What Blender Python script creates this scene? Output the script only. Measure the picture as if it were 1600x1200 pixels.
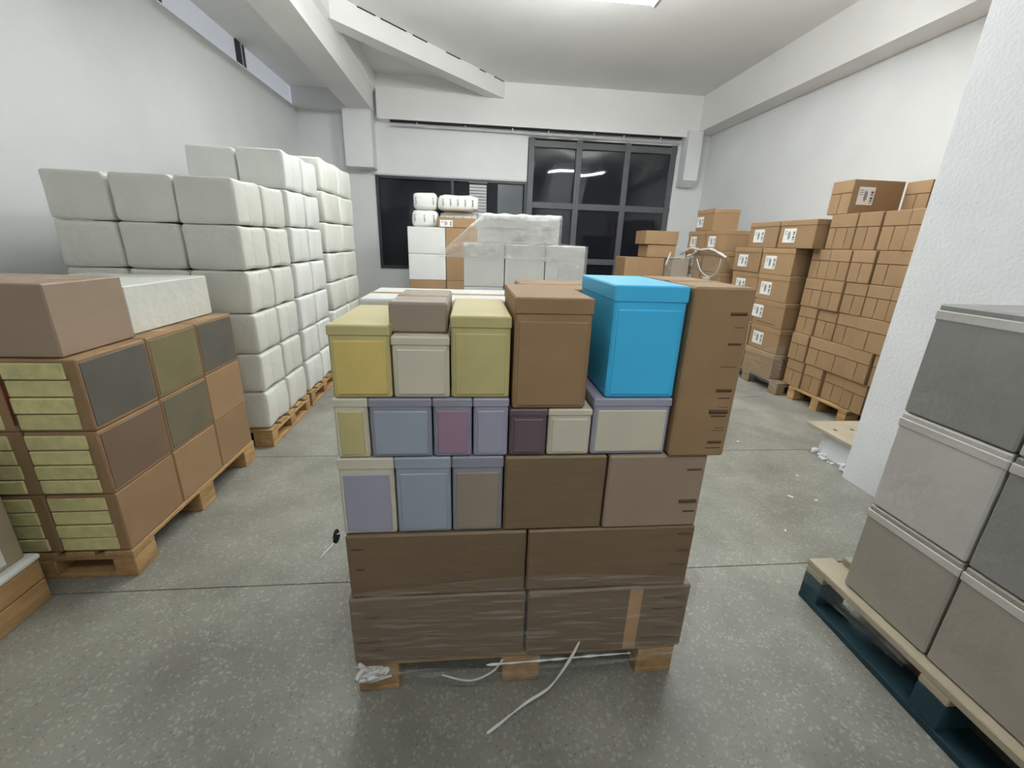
import bpy, math, random
from mathutils import Vector, Matrix, noise
random.seed(7)
S = bpy.context.scene
COL = S.collection
for o in list(bpy.data.objects):
    bpy.data.objects.remove(o)

# ------------------------------------------------------------------ camera, world, exposure
cd = bpy.data.cameras.new('camera')
cam = bpy.data.objects.new('camera', cd)
COL.objects.link(cam)
cd.sensor_fit = 'HORIZONTAL'
cd.sensor_width = 36.0
cd.lens = 665.92 / 1600 * 36.0
cd.clip_start = 0.02
r = Vector((0.99519445, -0.09212207, 0.03318934))
d = Vector((0.0022374, -0.31746681, -0.94826674))
f = Vector((0.0978928, 0.94378406, -0.31573509))
cam.matrix_world = Matrix(((r.x, -d.x, -f.x, 0), (r.y, -d.y, -f.y, 0), (r.z, -d.z, -f.z, 1.6), (0, 0, 0, 1)))
S.camera = cam

w = bpy.data.worlds.new('night')
S.world = w
w.use_nodes = True
w.node_tree.nodes['Background'].inputs[0].default_value = (0.02, 0.03, 0.05, 1)
w.node_tree.nodes['Background'].inputs[1].default_value = 0.3

S.view_settings.view_transform = 'Standard'
S.view_settings.look = 'None'
S.view_settings.gamma = 1.0
S.view_settings.use_curve_mapping = False
S.view_settings.exposure = 0.2
LAMP_FRONT = 185.0     # emission of the lamp over the far goods
FILL_LEFT = 145.0       # emission of the unseen lamp added over the left aisle as fill
FILL_BACK = 88.0      # emission of the unseen fill lamp added behind the camera

# ------------------------------------------------------------------ materials
def rgb(r_, g_, b_):
    def l(c):
        c /= 255.0
        return c / 12.92 if c <= 0.04045 else ((c + 0.055) / 1.055) ** 2.4
    return (l(r_), l(g_), l(b_), 1.0)

def mat(name, col, rough=0.7, var=0.10, scale=6.0, bump=0.0, bscale=40.0, metal=0.0, spec=0.4, objvar=0.0, stretch=None):
    m = bpy.data.materials.new(name)
    m.use_nodes = True
    nt = m.node_tree
    bs = nt.nodes['Principled BSDF']
    bs.inputs['Roughness'].default_value = rough
    bs.inputs['Metallic'].default_value = metal
    bs.inputs['Specular IOR Level'].default_value = spec
    tc = nt.nodes.new('ShaderNodeTexCoord')
    mp = nt.nodes.new('ShaderNodeMapping')
    nt.links.new(tc.outputs['Object'], mp.inputs[0])
    if stretch:
        mp.inputs['Scale'].default_value = stretch
    nz = nt.nodes.new('ShaderNodeTexNoise')
    nz.inputs['Scale'].default_value = scale
    nz.inputs['Detail'].default_value = 5
    nt.links.new(mp.outputs[0], nz.inputs['Vector'])
    rp = nt.nodes.new('ShaderNodeValToRGB')
    e = rp.color_ramp.elements
    e[0].position = 0.3; e[1].position = 0.7
    e[0].color = tuple(c * (1 - var) for c in col[:3]) + (1,)
    e[1].color = tuple(min(1, c * (1 + var)) for c in col[:3]) + (1,)
    nt.links.new(nz.outputs['Fac'], rp.inputs[0])
    out = rp.outputs[0]
    if objvar:
        oi = nt.nodes.new('ShaderNodeObjectInfo')
        mr = nt.nodes.new('ShaderNodeMapRange')
        mr.inputs[3].default_value = 1 - objvar
        mr.inputs[4].default_value = 1 + objvar
        nt.links.new(oi.outputs['Random'], mr.inputs[0])
        hs = nt.nodes.new('ShaderNodeHueSaturation')
        nt.links.new(mr.outputs[0], hs.inputs['Value'])
        nt.links.new(out, hs.inputs['Color'])
        out = hs.outputs[0]
    nt.links.new(out, bs.inputs['Base Color'])
    if bump:
        b = nt.nodes.new('ShaderNodeBump')
        b.inputs['Strength'].default_value = bump
        b.inputs['Distance'].default_value = 0.01
        n2 = nt.nodes.new('ShaderNodeTexNoise')
        n2.inputs['Scale'].default_value = bscale
        n2.inputs['Detail'].default_value = 6
        nt.links.new(mp.outputs[0], n2.inputs['Vector'])
        nt.links.new(n2.outputs['Fac'], b.inputs['Height'])
        nt.links.new(b.outputs[0], bs.inputs['Normal'])
    return m

M = {}
M['plaster'] = mat('plaster', rgb(231, 232, 232), 0.9, 0.03, 1.5, 0.25, 60)
M['rough_plaster'] = mat('rough_plaster', rgb(236, 238, 241), 0.9, 0.03, 3, 0.4, 45)
M['ceiling'] = mat('ceiling_paint', rgb(240, 239, 237), 0.9, 0.03, 1.0, 0.2, 70)
M['carton'] = mat('brown_carton', rgb(153, 124, 92), 0.75, 0.05, 9, 0.08, 90, objvar=0.09)
M['carton_gap_shade'] = mat('gap_shade_brown', rgb(92, 64, 42), 0.9, 0.05)  # dark colour stands in for shade inside slits and flap gaps
M['carton_lid'] = mat('carton_lid', rgb(157, 128, 95), 0.75, 0.05, 9, 0.08, 90, objvar=0.07)
M['carton_film_shaded'] = mat('carton_under_film_shaded', rgb(124, 104, 80), 0.5, 0.08, 5, 0.15, 20, objvar=0.06, stretch=(1, 1, 6))  # film-covered carton, colour darkened to stand in for shade low on the load
M['carton_pale'] = mat('carton_pale', rgb(160, 140, 122), 0.55, 0.06, 4, 0.1, 40)
M['tape'] = mat('packing_tape', rgb(190, 152, 112), 0.25, 0.04)
M['paper'] = mat('label_paper', rgb(238, 238, 236), 0.6, 0.02)
M['ink'] = mat('print_ink', rgb(60, 58, 60), 0.7, 0.05)
M['greyink'] = mat('grey_ink', rgb(140, 140, 142), 0.7, 0.05)
M['brownink'] = mat('brown_print_ink', rgb(88, 68, 52), 0.7, 0.08)
M['redink'] = mat('red_brown_ink', rgb(120, 62, 46), 0.7, 0.05)
M['wood'] = mat('pallet_wood', rgb(176, 142, 98), 0.8, 0.22, 5, 0.3, 30, objvar=0.14, stretch=(6, 1, 6))
M['woodx'] = mat('pallet_wood_long', rgb(170, 138, 96), 0.8, 0.22, 5, 0.3, 30, objvar=0.14, stretch=(1, 6, 6))
M['oldwood'] = mat('weathered_wood', rgb(140, 122, 98), 0.85, 0.2, 5, 0.3, 30, objvar=0.12)
M['palewood'] = mat('pale_board', rgb(176, 165, 144), 0.7, 0.1, 6, 0.2, 30)
M['bluewood'] = mat('blue_painted_wood', rgb(32, 62, 72), 0.65, 0.25, 7, 0.3, 30, objvar=0.1)
M['bale'] = mat('white_bale_film', rgb(232, 234, 230), 0.4, 0.05, 4, 0.7, 14, objvar=0.05)
M['bale_cream'] = mat('off_white_bale_film', rgb(226, 227, 219), 0.4, 0.05, 4, 0.7, 14, objvar=0.05)
M['whitebox'] = mat('white_carton', rgb(224, 225, 222), 0.5, 0.04, 4, 0.2, 18)
M['frame'] = mat('steel_frame_paint', rgb(92, 94, 98), 0.5, 0.08, 12)
M['darkframe'] = mat('dark_frame', rgb(56, 60, 66), 0.45, 0.08, 12)
M['rod'] = mat('curtain_rod', rgb(198, 200, 202), 0.4, 0.04)
M['black'] = mat('black_gap', rgb(30, 30, 32), 0.8, 0.05)
M['cream'] = mat('cream_packet', rgb(214, 208, 152), 0.7, 0.12, 22, 0.4, 50, objvar=0.06)
M['yellow'] = mat('yellow_sleeve', rgb(222, 198, 120), 0.55, 0.08, 5)
M['olive'] = mat('olive_sleeve', rgb(200, 188, 134), 0.55, 0.1, 5)
M['lilac'] = mat('lilac_sleeve', rgb(168, 166, 186), 0.5, 0.06, 4)
M['lilacgrey'] = mat('grey_lilac_sleeve', rgb(150, 150, 164), 0.5, 0.06, 4)
M['bluegrey'] = mat('blue_grey_sleeve', rgb(160, 170, 184), 0.5, 0.06, 4)
M['magenta'] = mat('mauve_sleeve', rgb(160, 128, 152), 0.5, 0.08, 4)
M['plum'] = mat('plum_sleeve', rgb(108, 92, 98), 0.5, 0.08, 4)
M['ivory'] = mat('ivory_sleeve', rgb(216, 208, 190), 0.5, 0.05, 4)
M['blue'] = mat('sky_blue_sleeve', rgb(72, 196, 250), 0.45, 0.05, 4)
M['teal'] = mat('dark_teal_sleeve', rgb(72, 96, 104), 0.5, 0.08, 4)
M['greybrown'] = mat('grey_brown_sleeve', rgb(156, 142, 128), 0.6, 0.06, 4)
M['olivegrey'] = mat('olive_grey_sleeve', rgb(112, 104, 84), 0.6, 0.1, 4)
M['umber'] = mat('umber_sleeve', rgb(118, 98, 80), 0.6, 0.08, 4)
M['slate'] = mat('slate_sleeve', rgb(98, 94, 86), 0.6, 0.1, 4)
M['olivegreen'] = mat('olive_green_sleeve', rgb(124, 116, 84), 0.6, 0.1, 4)
M['greypack'] = mat('grey_pack_film', rgb(150, 150, 148), 0.4, 0.08, 4, 0.5, 14)
M['palepack'] = mat('pale_pack_film', rgb(206, 204, 200), 0.4, 0.06, 4, 0.5, 14)
M['tanpack'] = mat('tan_pack_film', rgb(170, 164, 154), 0.4, 0.06, 4, 0.5, 14)
M['green'] = mat('green_print', rgb(140, 200, 110), 0.5, 0.05, 4)
M['beigebox'] = mat('beige_wrapped_box', rgb(160, 148, 124), 0.6, 0.08, 4)
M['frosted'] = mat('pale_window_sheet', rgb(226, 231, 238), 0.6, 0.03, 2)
_b = M['frosted'].node_tree.nodes['Principled BSDF']; _b.inputs['Emission Color'].default_value = (.80, .85, .95, 1); _b.inputs['Emission Strength'].default_value = 0.22  # faint bluish glow put into the sheet to brighten the strip
M['greyglass'] = mat('grey_pane', rgb(104, 108, 112), 0.15, 0.05, 2)
M['filmrope'] = mat('bunched_film', rgb(226, 224, 222), 0.3, 0.05, 8, 0.6, 60)

def emission(name, col, s):
    m = bpy.data.materials.new(name); m.use_nodes = True
    nt = m.node_tree; nt.nodes.clear()
    o = nt.nodes.new('ShaderNodeOutputMaterial'); e = nt.nodes.new('ShaderNodeEmission')
    e.inputs[0].default_value = col; e.inputs[1].default_value = s
    nt.links.new(e.outputs[0], o.inputs[0])
    return m
M['lamp'] = emission('lamp_tube_light', (0.965, 1.0, 0.985, 1), LAMP_FRONT)
M['fill_left'] = emission('added_left_fill_light', (0.965, 1.0, 0.985, 1), FILL_LEFT)
M['fill_right'] = emission('added_right_fill_light', (0.965, 1.0, 0.985, 1), 120.0)  # unseen fill lamp added near the right wall
M['fill_back'] = emission('added_rear_fill_light', (0.965, 1.0, 0.985, 1), FILL_BACK)

def floor_mat():
    m = mat('terrazzo', rgb(140, 139, 131), 0.42, 0.18, 1.1, 0.10, 25, spec=0.35)
    nt = m.node_tree; bs = nt.nodes['Principled BSDF']
    base = bs.inputs['Base Color'].links[0].from_socket
    tc = nt.nodes.new('ShaderNodeTexCoord')
    wn = nt.nodes.new('ShaderNodeTexNoise'); wn.inputs['Scale'].default_value = 30
    mixv = nt.nodes.new('ShaderNodeMix'); mixv.data_type = 'VECTOR'; mixv.inputs[0].default_value = 0.03
    nt.links.new(tc.outputs['Object'], wn.inputs['Vector'])
    nt.links.new(tc.outputs['Object'], mixv.inputs[4]); nt.links.new(wn.outputs['Color'], mixv.inputs[5])
    prev = base
    for sc, lim, col, fac, thr in ((66, 0.34, rgb(176, 175, 164), 0.5, 0.5), (38, 0.27, rgb(174, 173, 162), 0.5, 0.68), (85, 0.3, rgb(104, 103, 98), 0.55, 0.72)):
        v = nt.nodes.new('ShaderNodeTexVoronoi'); v.inputs['Scale'].default_value = sc
        nt.links.new(mixv.outputs[1], v.inputs['Vector'])
        lt = nt.nodes.new('ShaderNodeMapRange'); lt.inputs[1].default_value = lim + 0.08; lt.inputs[2].default_value = lim - 0.06
        nt.links.new(v.outputs['Distance'], lt.inputs[0])
        sp = nt.nodes.new('ShaderNodeSeparateColor'); nt.links.new(v.outputs['Color'], sp.inputs[0])
        gt = nt.nodes.new('ShaderNodeMath'); gt.operation = 'GREATER_THAN'; gt.inputs[1].default_value = thr
        nt.links.new(sp.outputs[0], gt.inputs[0])
        mu = nt.nodes.new('ShaderNodeMath'); mu.operation = 'MULTIPLY'
        nt.links.new(lt.outputs[0], mu.inputs[0]); nt.links.new(gt.outputs[0], mu.inputs[1])
        m2 = nt.nodes.new('ShaderNodeMath'); m2.operation = 'MULTIPLY'; m2.inputs[1].default_value = fac
        nt.links.new(mu.outputs[0], m2.inputs[0])
        mx = nt.nodes.new('ShaderNodeMix'); mx.data_type = 'RGBA'
        nt.links.new(m2.outputs[0], mx.inputs[0]); nt.links.new(prev, mx.inputs[6]); mx.inputs[7].default_value = col
        prev = mx.outputs[2]
    # worn darker drifts
    st = nt.nodes.new('ShaderNodeTexNoise'); st.inputs['Scale'].default_value = 3.2; st.inputs['Detail'].default_value = 7
    nt.links.new(tc.outputs['Object'], st.inputs['Vector'])
    mr = nt.nodes.new('ShaderNodeMapRange'); mr.inputs[1].default_value = 0.35; mr.inputs[2].default_value = 0.65
    mr.inputs[3].default_value = 0.8; mr.inputs[4].default_value = 1.1
    nt.links.new(st.outputs['Fac'], mr.inputs[0])
    hs = nt.nodes.new('ShaderNodeHueSaturation'); nt.links.new(mr.outputs[0], hs.inputs['Value']); nt.links.new(prev, hs.inputs['Color'])
    nt.links.new(hs.outputs[0], bs.inputs['Base Color'])
    return m
M['floor'] = floor_mat()

def pane_mat():
    m = mat('night_pane', (0.012, 0.015, 0.02, 1), 0.03, 0.1, 2, 0, spec=0.5)
    nt = m.node_tree; bs = nt.nodes['Principled BSDF']
    tc = nt.nodes.new('ShaderNodeTexCoord'); n = nt.nodes.new('ShaderNodeTexNoise')
    n.inputs['Scale'].default_value = 1.0; n.inputs['Detail'].default_value = 0.0
    mp = nt.nodes.new('ShaderNodeMapping'); mp.inputs['Scale'].default_value = (1.3, 1, .8)
    nt.links.new(tc.outputs['Object'], mp.inputs[0]); nt.links.new(mp.outputs[0], n.inputs['Vector'])
    b = nt.nodes.new('ShaderNodeBump'); b.inputs['Strength'].default_value = 1.0; b.inputs['Distance'].default_value = 0.03
    nt.links.new(n.outputs['Fac'], b.inputs['Height']); nt.links.new(b.outputs[0], bs.inputs['Normal'])
    return m
M['pane'] = pane_mat()

def film_mat(name, base=0.10, streak=0.5, scale=(3, 3, 30)):
    m = bpy.data.materials.new(name); m.use_nodes = True
    nt = m.node_tree; nt.nodes.clear()
    out = nt.nodes.new('ShaderNodeOutputMaterial')
    tr = nt.nodes.new('ShaderNodeBsdfTransparent')
    pr = nt.nodes.new('ShaderNodeBsdfPrincipled')
    pr.inputs['Base Color'].default_value = (0.8, 0.8, 0.79, 1); pr.inputs['Roughness'].default_value = 0.22
    mx = nt.nodes.new('ShaderNodeMixShader')
    tc = nt.nodes.new('ShaderNodeTexCoord'); mp = nt.nodes.new('ShaderNodeMapping'); mp.inputs['Scale'].default_value = scale
    nt.links.new(tc.outputs['Object'], mp.inputs[0])
    n = nt.nodes.new('ShaderNodeTexNoise'); n.inputs['Scale'].default_value = 2.5; n.inputs['Detail'].default_value = 7
    nt.links.new(mp.outputs[0], n.inputs['Vector'])
    mr = nt.nodes.new('ShaderNodeMapRange'); mr.inputs[1].default_value = 0.52; mr.inputs[2].default_value = 0.78
    mr.inputs[3].default_value = base; mr.inputs[4].default_value = base + streak
    nt.links.new(n.outputs['Fac'], mr.inputs[0])
    b = nt.nodes.new('ShaderNodeBump'); b.inputs['Strength'].default_value = 0.8; b.inputs['Distance'].default_value = 0.02
    nt.links.new(n.outputs['Fac'], b.inputs['Height']); nt.links.new(b.outputs[0], pr.inputs['Normal'])
    nt.links.new(mr.outputs[0], mx.inputs[0]); nt.links.new(tr.outputs[0], mx.inputs[1]); nt.links.new(pr.outputs[0], mx.inputs[2])
    nt.links.new(mx.outputs[0], out.inputs[0])
    return m
M['film'] = film_mat('stretch_film', 0.06, 0.34)
M['film_thick'] = film_mat('stretch_film_thick', 0.32, 0.4, (2.2, 2.2, 4))

# ------------------------------------------------------------------ mesh helpers
class MB:
    def __init__(s): s.v = []; s.f = []
    def box(s, a, b):
        n = len(s.v)
        for z in (a[2], b[2]):
            s.v += [(a[0], a[1], z), (b[0], a[1], z), (b[0], b[1], z), (a[0], b[1], z)]
        s.f += [tuple(n + i for i in q) for q in ((0, 3, 2, 1), (4, 5, 6, 7), (0, 1, 5, 4), (1, 2, 6, 5), (2, 3, 7, 6), (3, 0, 4, 7))]
        return s
    def cbox(s, a, b, c=0.004):
        """box with chamfered edges"""
        c = min(c, *(abs(b[i] - a[i]) * 0.4 for i in range(3)))
        n = len(s.v); idx = {}
        for sx in (0, 1):
            for sy in (0, 1):
                for sz in (0, 1):
                    p = [(a, b)[k][i] for i, k in enumerate((sx, sy, sz))]
                    q = [p[i] + (c if k == 0 else -c) for i, k in enumerate((sx, sy, sz))]
                    for ax in range(3):
                        vv = list(q); vv[ax] = p[ax]
                        idx[(sx, sy, sz, ax)] = len(s.v); s.v.append(tuple(vv))
        F = []
        for ax in range(3):
            o1, o2 = [i for i in range(3) if i != ax]
            for sd in (0, 1):
                q = []
                for k1, k2 in ((0, 0), (1, 0), (1, 1), (0, 1)):
                    t = [0, 0, 0]; t[ax] = sd; t[o1] = k1; t[o2] = k2
                    q.append(idx[(*t, ax)])
                F.append(q)
        for ax in range(3):
            o1, o2 = [i for i in range(3) if i != ax]
            for k1 in (0, 1):
                for k2 in (0, 1):
                    t0 = [0, 0, 0]; t0[o1] = k1; t0[o2] = k2; t1 = list(t0); t1[ax] = 1
                    F.append([idx[(*t0, o1)], idx[(*t1, o1)], idx[(*t1, o2)], idx[(*t0, o2)]])
        for sx in (0, 1):
            for sy in (0, 1):
                for sz in (0, 1):
                    F.append([idx[(sx, sy, sz, k)] for k in range(3)])
        ctr = Vector([(a[i] + b[i]) / 2 for i in range(3)])
        for q in F:
            P = [Vector(s.v[i]) for i in q]
            nn = (P[1] - P[0]).cross(P[2] - P[0]); mid = sum(P, Vector()) / len(P)
            s.f.append(tuple(q if nn.dot(mid - ctr) > 0 else q[::-1]))
        return s
    def prism(s, pts, z0, z1):
        n = len(s.v); k = len(pts)
        s.v += [(x, y, z0) for x, y in pts] + [(x, y, z1) for x, y in pts]
        s.f += [tuple(n + i for i in range(k))[::-1], tuple(n + k + i for i in range(k))]
        s.f += [(n + i, n + (i + 1) % k, n + k + (i + 1) % k, n + k + i) for i in range(k)]
        return s
    def tube(s, pts, rad, seg=8):
        n0 = len(s.v); P = [Vector(p) for p in pts]
        for i, p in enumerate(P):
            t = (P[min(i + 1, len(P) - 1)] - P[max(i - 1, 0)]).normalized()
            u = t.cross(Vector((0, 0, 1)))
            if u.length < 1e-3: u = t.cross(Vector((1, 0, 0)))
            u.normalize(); v = t.cross(u)
            rr = rad(i / (len(P) - 1)) if callable(rad) else rad
            for k in range(seg):
                a = 2 * math.pi * k / seg
                s.v.append(tuple(p + u * rr * math.cos(a) + v * rr * math.sin(a)))
        for i in range(len(P) - 1):
            for k in range(seg):
                s.f.append((n0 + i * seg + k, n0 + i * seg + (k + 1) % seg, n0 + (i + 1) * seg + (k + 1) % seg, n0 + (i + 1) * seg + k))
        s.f.append(tuple(n0 + k for k in range(seg))[::-1]); s.f.append(tuple(n0 + (len(P) - 1) * seg + k for k in range(seg)))
        return s
    def grid(s, fn, nu, nv):
        n = len(s.v)
        for j in range(nv + 1):
            for i in range(nu + 1):
                s.v.append(tuple(fn(i / nu, j / nv)))
        for j in range(nv):
            for i in range(nu):
                a = n + j * (nu + 1) + i
                s.f.append((a, a + 1, a + nu + 2, a + nu + 1))
        return s
    def mesh(s, name, m, smooth=False):
        me = bpy.data.meshes.new(name); me.from_pydata(s.v, [], s.f); me.materials.append(M[m] if isinstance(m, str) else m)
        me.validate()
        if smooth:
            for p in me.polygons: p.use_smooth = True
        me.update(); return me
    def build(s, name, m, parent=None, smooth=False, loc=None):
        o = bpy.data.objects.new(name, s.mesh(name, m, smooth)); COL.objects.link(o)
        if parent: o.parent = parent
        if loc: o.location = loc
        return o

def inst(name, me, parent=None, loc=(0, 0, 0), rz=0.0):
    o = bpy.data.objects.new(name, me); COL.objects.link(o); o.location = loc; o.rotation_euler = (0, 0, rz)
    if parent: o.parent = parent
    return o
def tag(o, label, cat, group=None):
    o['label'] = label; o['category'] = cat
    if group: o['group'] = group
    return o
def empty(name, loc=(0, 0, 0), rz=0.0):
    o = bpy.data.objects.new(name, None); COL.objects.link(o); o.location = loc; o.rotation_euler = (0, 0, rz); o.empty_display_size = 0.1
    return o
def struct(o): o['kind'] = 'structure'; return o
def stuff(o): o['kind'] = 'stuff'; return o
_cache = {}
def shared(key, fn):
    if key not in _cache: _cache[key] = fn()
    return _cache[key]
ORD = ['bottom', 'second', 'third', 'fourth', 'fifth', 'sixth', 'seventh', 'eighth']
ORDL = ['first', 'second', 'third', 'fourth', 'fifth', 'sixth']
def J(s_=0.004): return random.uniform(-s_, s_)

# ------------------------------------------------------------------ the setting
XL, XR, YB, YF, ZC = -3.2, 4.85, 9.4, -3.6, 4.4
fl = struct(MB().box((XL - .2, YF - .2, -0.2), (XR + .2, YB + .2, -0.012)).build('floor', 'black'))
ys = [YF - .2, -2.2, -0.9, 0.43, 1.73, 3.035, 4.34, 5.64, 6.94, 8.24, YB + .2]
for a, b in zip(ys, ys[1:]):
    MB().box((XL - .2, a + 0.003, -0.012), (XR + .2, b - 0.003, 0.0)).build('slab', 'floor', fl)
# ceiling : main bay and lower left bay
struct(MB().box((-1.9, YF - .2, ZC), (XR + .2, YB + .2, ZC + .2)).box((XL - .2, YF - .2, 4.12), (-2.1, YB + .2, ZC + .2)).build('ceiling', 'ceiling'))
struct(MB().box((XR, YF - .2, -.1), (XR + .2, YB + .2, ZC)).build('wall_right', 'plaster'))
struct(MB().box((XL - .2, YF - .2, -.1), (XL, YB + .2, 3.82)).build('wall_left', 'plaster'))
struct(MB().box((XL, YF - .2, -.1), (XR, YF, ZC)).build('wall_front', 'plaster'))
wb = MB()
wb.box((XL, YB, -.1), (-1.84, YB + .2, ZC))                 # left of low window
wb.box((-1.84, YB, 2.76), (1.13, YB + .2, ZC))              # over low window
wb.box((-1.84, YB, -.1), (1.13, YB + .2, 1.0))
wb.box((1.13, YB, -.1), (4.19, YB + .2, 0.15))
wb.box((1.13, YB, 3.56), (4.19, YB + .2, ZC))
wb.box((4.19, YB, -.1), (XR, YB + .2, ZC))
struct(wb.build('wall_back', 'plaster'))
# beams
struct(MB().box((4.5, YF, 3.785), (XR, YB, ZC)).build('trim_1', 'ceiling'))
lb = MB()
n = len(lb.v)
prof = [(-2.22, 3.79), (-1.78, 3.79), (-1.78, 4.11), (-1.72, 4.16), (-1.72, ZC), (-2.22, ZC)]
for y in (YF, YB):
    lb.v += [(x, y, z) for x, z in prof]
k = len(prof)
lb.f += [tuple(range(k)), tuple(range(k, 2 * k))[::-1]] + [(i, i + k, (i + 1) % k + k, (i + 1) % k) for i in range(k)]
struct(lb.build('trim_2', 'ceiling'))
struct(MB().box((-1.72, 9.2, 3.685), (4.5, YB, ZC)).build('trim_3', 'ceiling'))
# hung diagonal beam
A = Vector((-1.72, 6.56)); B = Vector((0.95, 9.56)); dd = (B - A).normalized(); nn_ = Vector((-dd.y, dd.x)) * 0.24
struct(MB().prism([tuple(A), tuple(B), tuple(B + nn_), tuple(A + nn_)], 4.13, ZC).build('trim_4', 'ceiling'))
bm4 = bpy.data.objects['trim_4']
for t0, t1 in ((.10, .17), (.19, .30), (.33, .40), (.50, .58), (.70, .74), (.80, .87), (.92, .94)):
    P0 = A + (B - A) * t0; P1 = A + (B - A) * t1; nn2 = Vector((dd.y, -dd.x)) * .006
    MB().prism([tuple(P0 + nn2 * -1), tuple(P0 + nn2), tuple(P1 + nn2), tuple(P1 + nn2 * -1)], ZC - .014, ZC - .002).build('crack', 'black', bm4)
# short lintel closing the left bay, piers and corbels
struct(MB().box((XL, 9.2, 3.8), (-2.22, YB, 4.12)).build('trim_5', 'plaster'))
struct(MB().box((-2.3, 9.05, 2.84), (-1.80, YB, 3.79)).build('trim_6', 'plaster'))
rp = MB(); rp.box((4.26, 9.1, 2.9), (4.55, YB, 3.785))
rp.v += [(4.26, 9.1, 2.9), (4.55, 9.1, 2.9), (4.55, 9.4, 2.9), (4.26, 9.4, 2.9), (4.26, 9.25, 2.80), (4.55, 9.25, 2.80), (4.55, 9.4, 2.8), (4.26, 9.4, 2.8)]
rp.f += [tuple(8 + i for i in q) for q in ((0, 1, 5, 4), (1, 2, 6, 5), (2, 3, 7, 6), (3, 0, 4, 7), (4, 5, 6, 7))]
struct(rp.build('trim_7', 'plaster'))
# big pier on the right
struct(MB().cbox((2.8, 1.75, -.02), (3.45, 2.6, ZC + .02), 0.012).build('trim_8', 'rough_plaster'))

# window_1 : tall steel window
def window(name, x0, x1, z0, z1, xs, zs, y=YB, fw=0.05, fm='frame', panes='pane', tilt=0.0):
    root = struct(MB().box((x0, y + .12, z0), (x1, y + .125, z1)).build(name, 'black'))
    for x in xs:
        MB().cbox((x - fw, y - .035, z0), (x + fw, y + .11, z1), .006).build('mullion', fm, root)
    for z in zs:
        MB().cbox((x0, y - .03, z - fw), (x1, y + .105, z + fw), .006).build('transom', fm, root)
    for a, b in zip(xs, xs[1:]):
        for c, e in zip(zs, zs[1:]):
            hw = (b - a) / 2 - fw; pn = MB().box((-hw, -.003, c + fw), (hw, .003, e - fw)).build('pane', panes, root)
            pn.location = ((a + b) / 2, y + .03, 0); pn.rotation_euler = (0, 0, tilt * xs.index(a))
    return root
window('window_1', 1.13, 4.19, .15, 3.56, [1.2, 2.16, 3.16, 4.12], [.2, 1.25, 2.34, 3.46], fw=.06, tilt=-.05)
w2 = window('window_2', -1.84, 1.13, 1.0, 2.76, [-1.82, -0.36, 1.11], [1.03, 2.735], fw=.03, fm='darkframe')
MB().box((.55, YB + .012, 1.06), (1.06, YB + .02, 2.70)).build('pane', 'greyglass', w2)
MB().box((-1.9, YB - .03, 2.755), (1.12, YB, 2.785)).build('window_rail', 'rod', w2)
bl = struct(MB().cbox((-.035, YB - .06, 2.68), (.335, YB - .02, 2.73)).build('trim_9', 'frame'))
for i in range(17):
    MB().box((-.02, YB - .055, 1.72 + i * .056), (.32, YB - .03, 1.765 + i * .056)).build('slat', 'rod', bl)
# window_3 : clerestory strip above the left wall
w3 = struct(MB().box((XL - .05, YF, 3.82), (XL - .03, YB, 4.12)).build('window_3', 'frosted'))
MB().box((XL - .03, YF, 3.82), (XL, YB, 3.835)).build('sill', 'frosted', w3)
for y in (-1.4, 1.6, 4.1, 5.66, 7.45):
    MB().cbox((XL - .032, y - .10, 3.82), (XL - .005, y + .03, 4.12)).build('mullion', 'darkframe', w3)
    MB().cbox((XL - .032, y + .10, 3.82), (XL - .012, y + .15, 4.12)).build('mullion', 'frame', w3)
MB().box((XL - .2, YF, 3.82), (XL - .06, YB, 4.3)).build('backing', 'plaster', w3)

# curtain rail under the lintel
cr = MB().cbox((-1.5, 9.24, 3.655), (4.19, 9.30, 3.684)).build('curtain_rail', 'black')
tag(cr, 'dark curtain rail with a pale rod running under the back lintel', 'curtain rail')
MB().tube([(-1.5, 9.25, 3.62), (4.19, 9.25, 3.60)], .014).build('rod', 'rod', cr)
for x in (-1.0, -.1, .8, 1.5, 2.4, 3.0, 3.75):
    MB().cbox((x - .012, 9.235, 3.60), (x + .012, 9.262, 3.66)).build('bracket', 'rod', cr)
for a, b in ((1.15, 1.55), (1.7, 2.0), (2.1, 2.5)):
    MB().cbox((a, 9.235, 3.575), (b, 9.255, 3.595)).build('runner', 'rod', cr)

# lamps
def lamp(loc, m, label, drop=.42):
    t = empty('ceiling_lamp', (loc[0], loc[1], loc[2] - drop)); tag(t, label, 'lamp')
    for x in (-.45, .45):
        MB().tube([(x, 0, -.01), (x, 0, drop)], .008, 8).build('hanger', 'rod', t)
    MB().cbox((-.64, -.05, -.05), (.64, .05, 0), .01).build('housing', 'rod', t)
    for y in (-.075, .075):
        MB().tube([(-.58, y, -.05), (.58, y, -.05)], .018, 10).build('tube', m, t)
    for x in (-.6, .6):
        MB().cbox((x - .02, -.10, -.08), (x + .02, .10, -.02)).build('end_cap', 'rod', t)
lamp((1.25, 5.06, ZC), 'lamp', 'bright twin-tube ceiling lamp at the top edge of the picture')
lamp((3.0, 4.15, ZC), 'fill_right', 'added fill lamp near the right wall, unseen above the picture', .5)
lamp((-.6, 4.6, ZC), 'fill_left', 'added fill lamp over the left aisle, unseen above the picture', .5)
lamp((.6, -.6, ZC), 'fill_back', 'added unseen fill lamp behind the viewer', .5)

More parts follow.
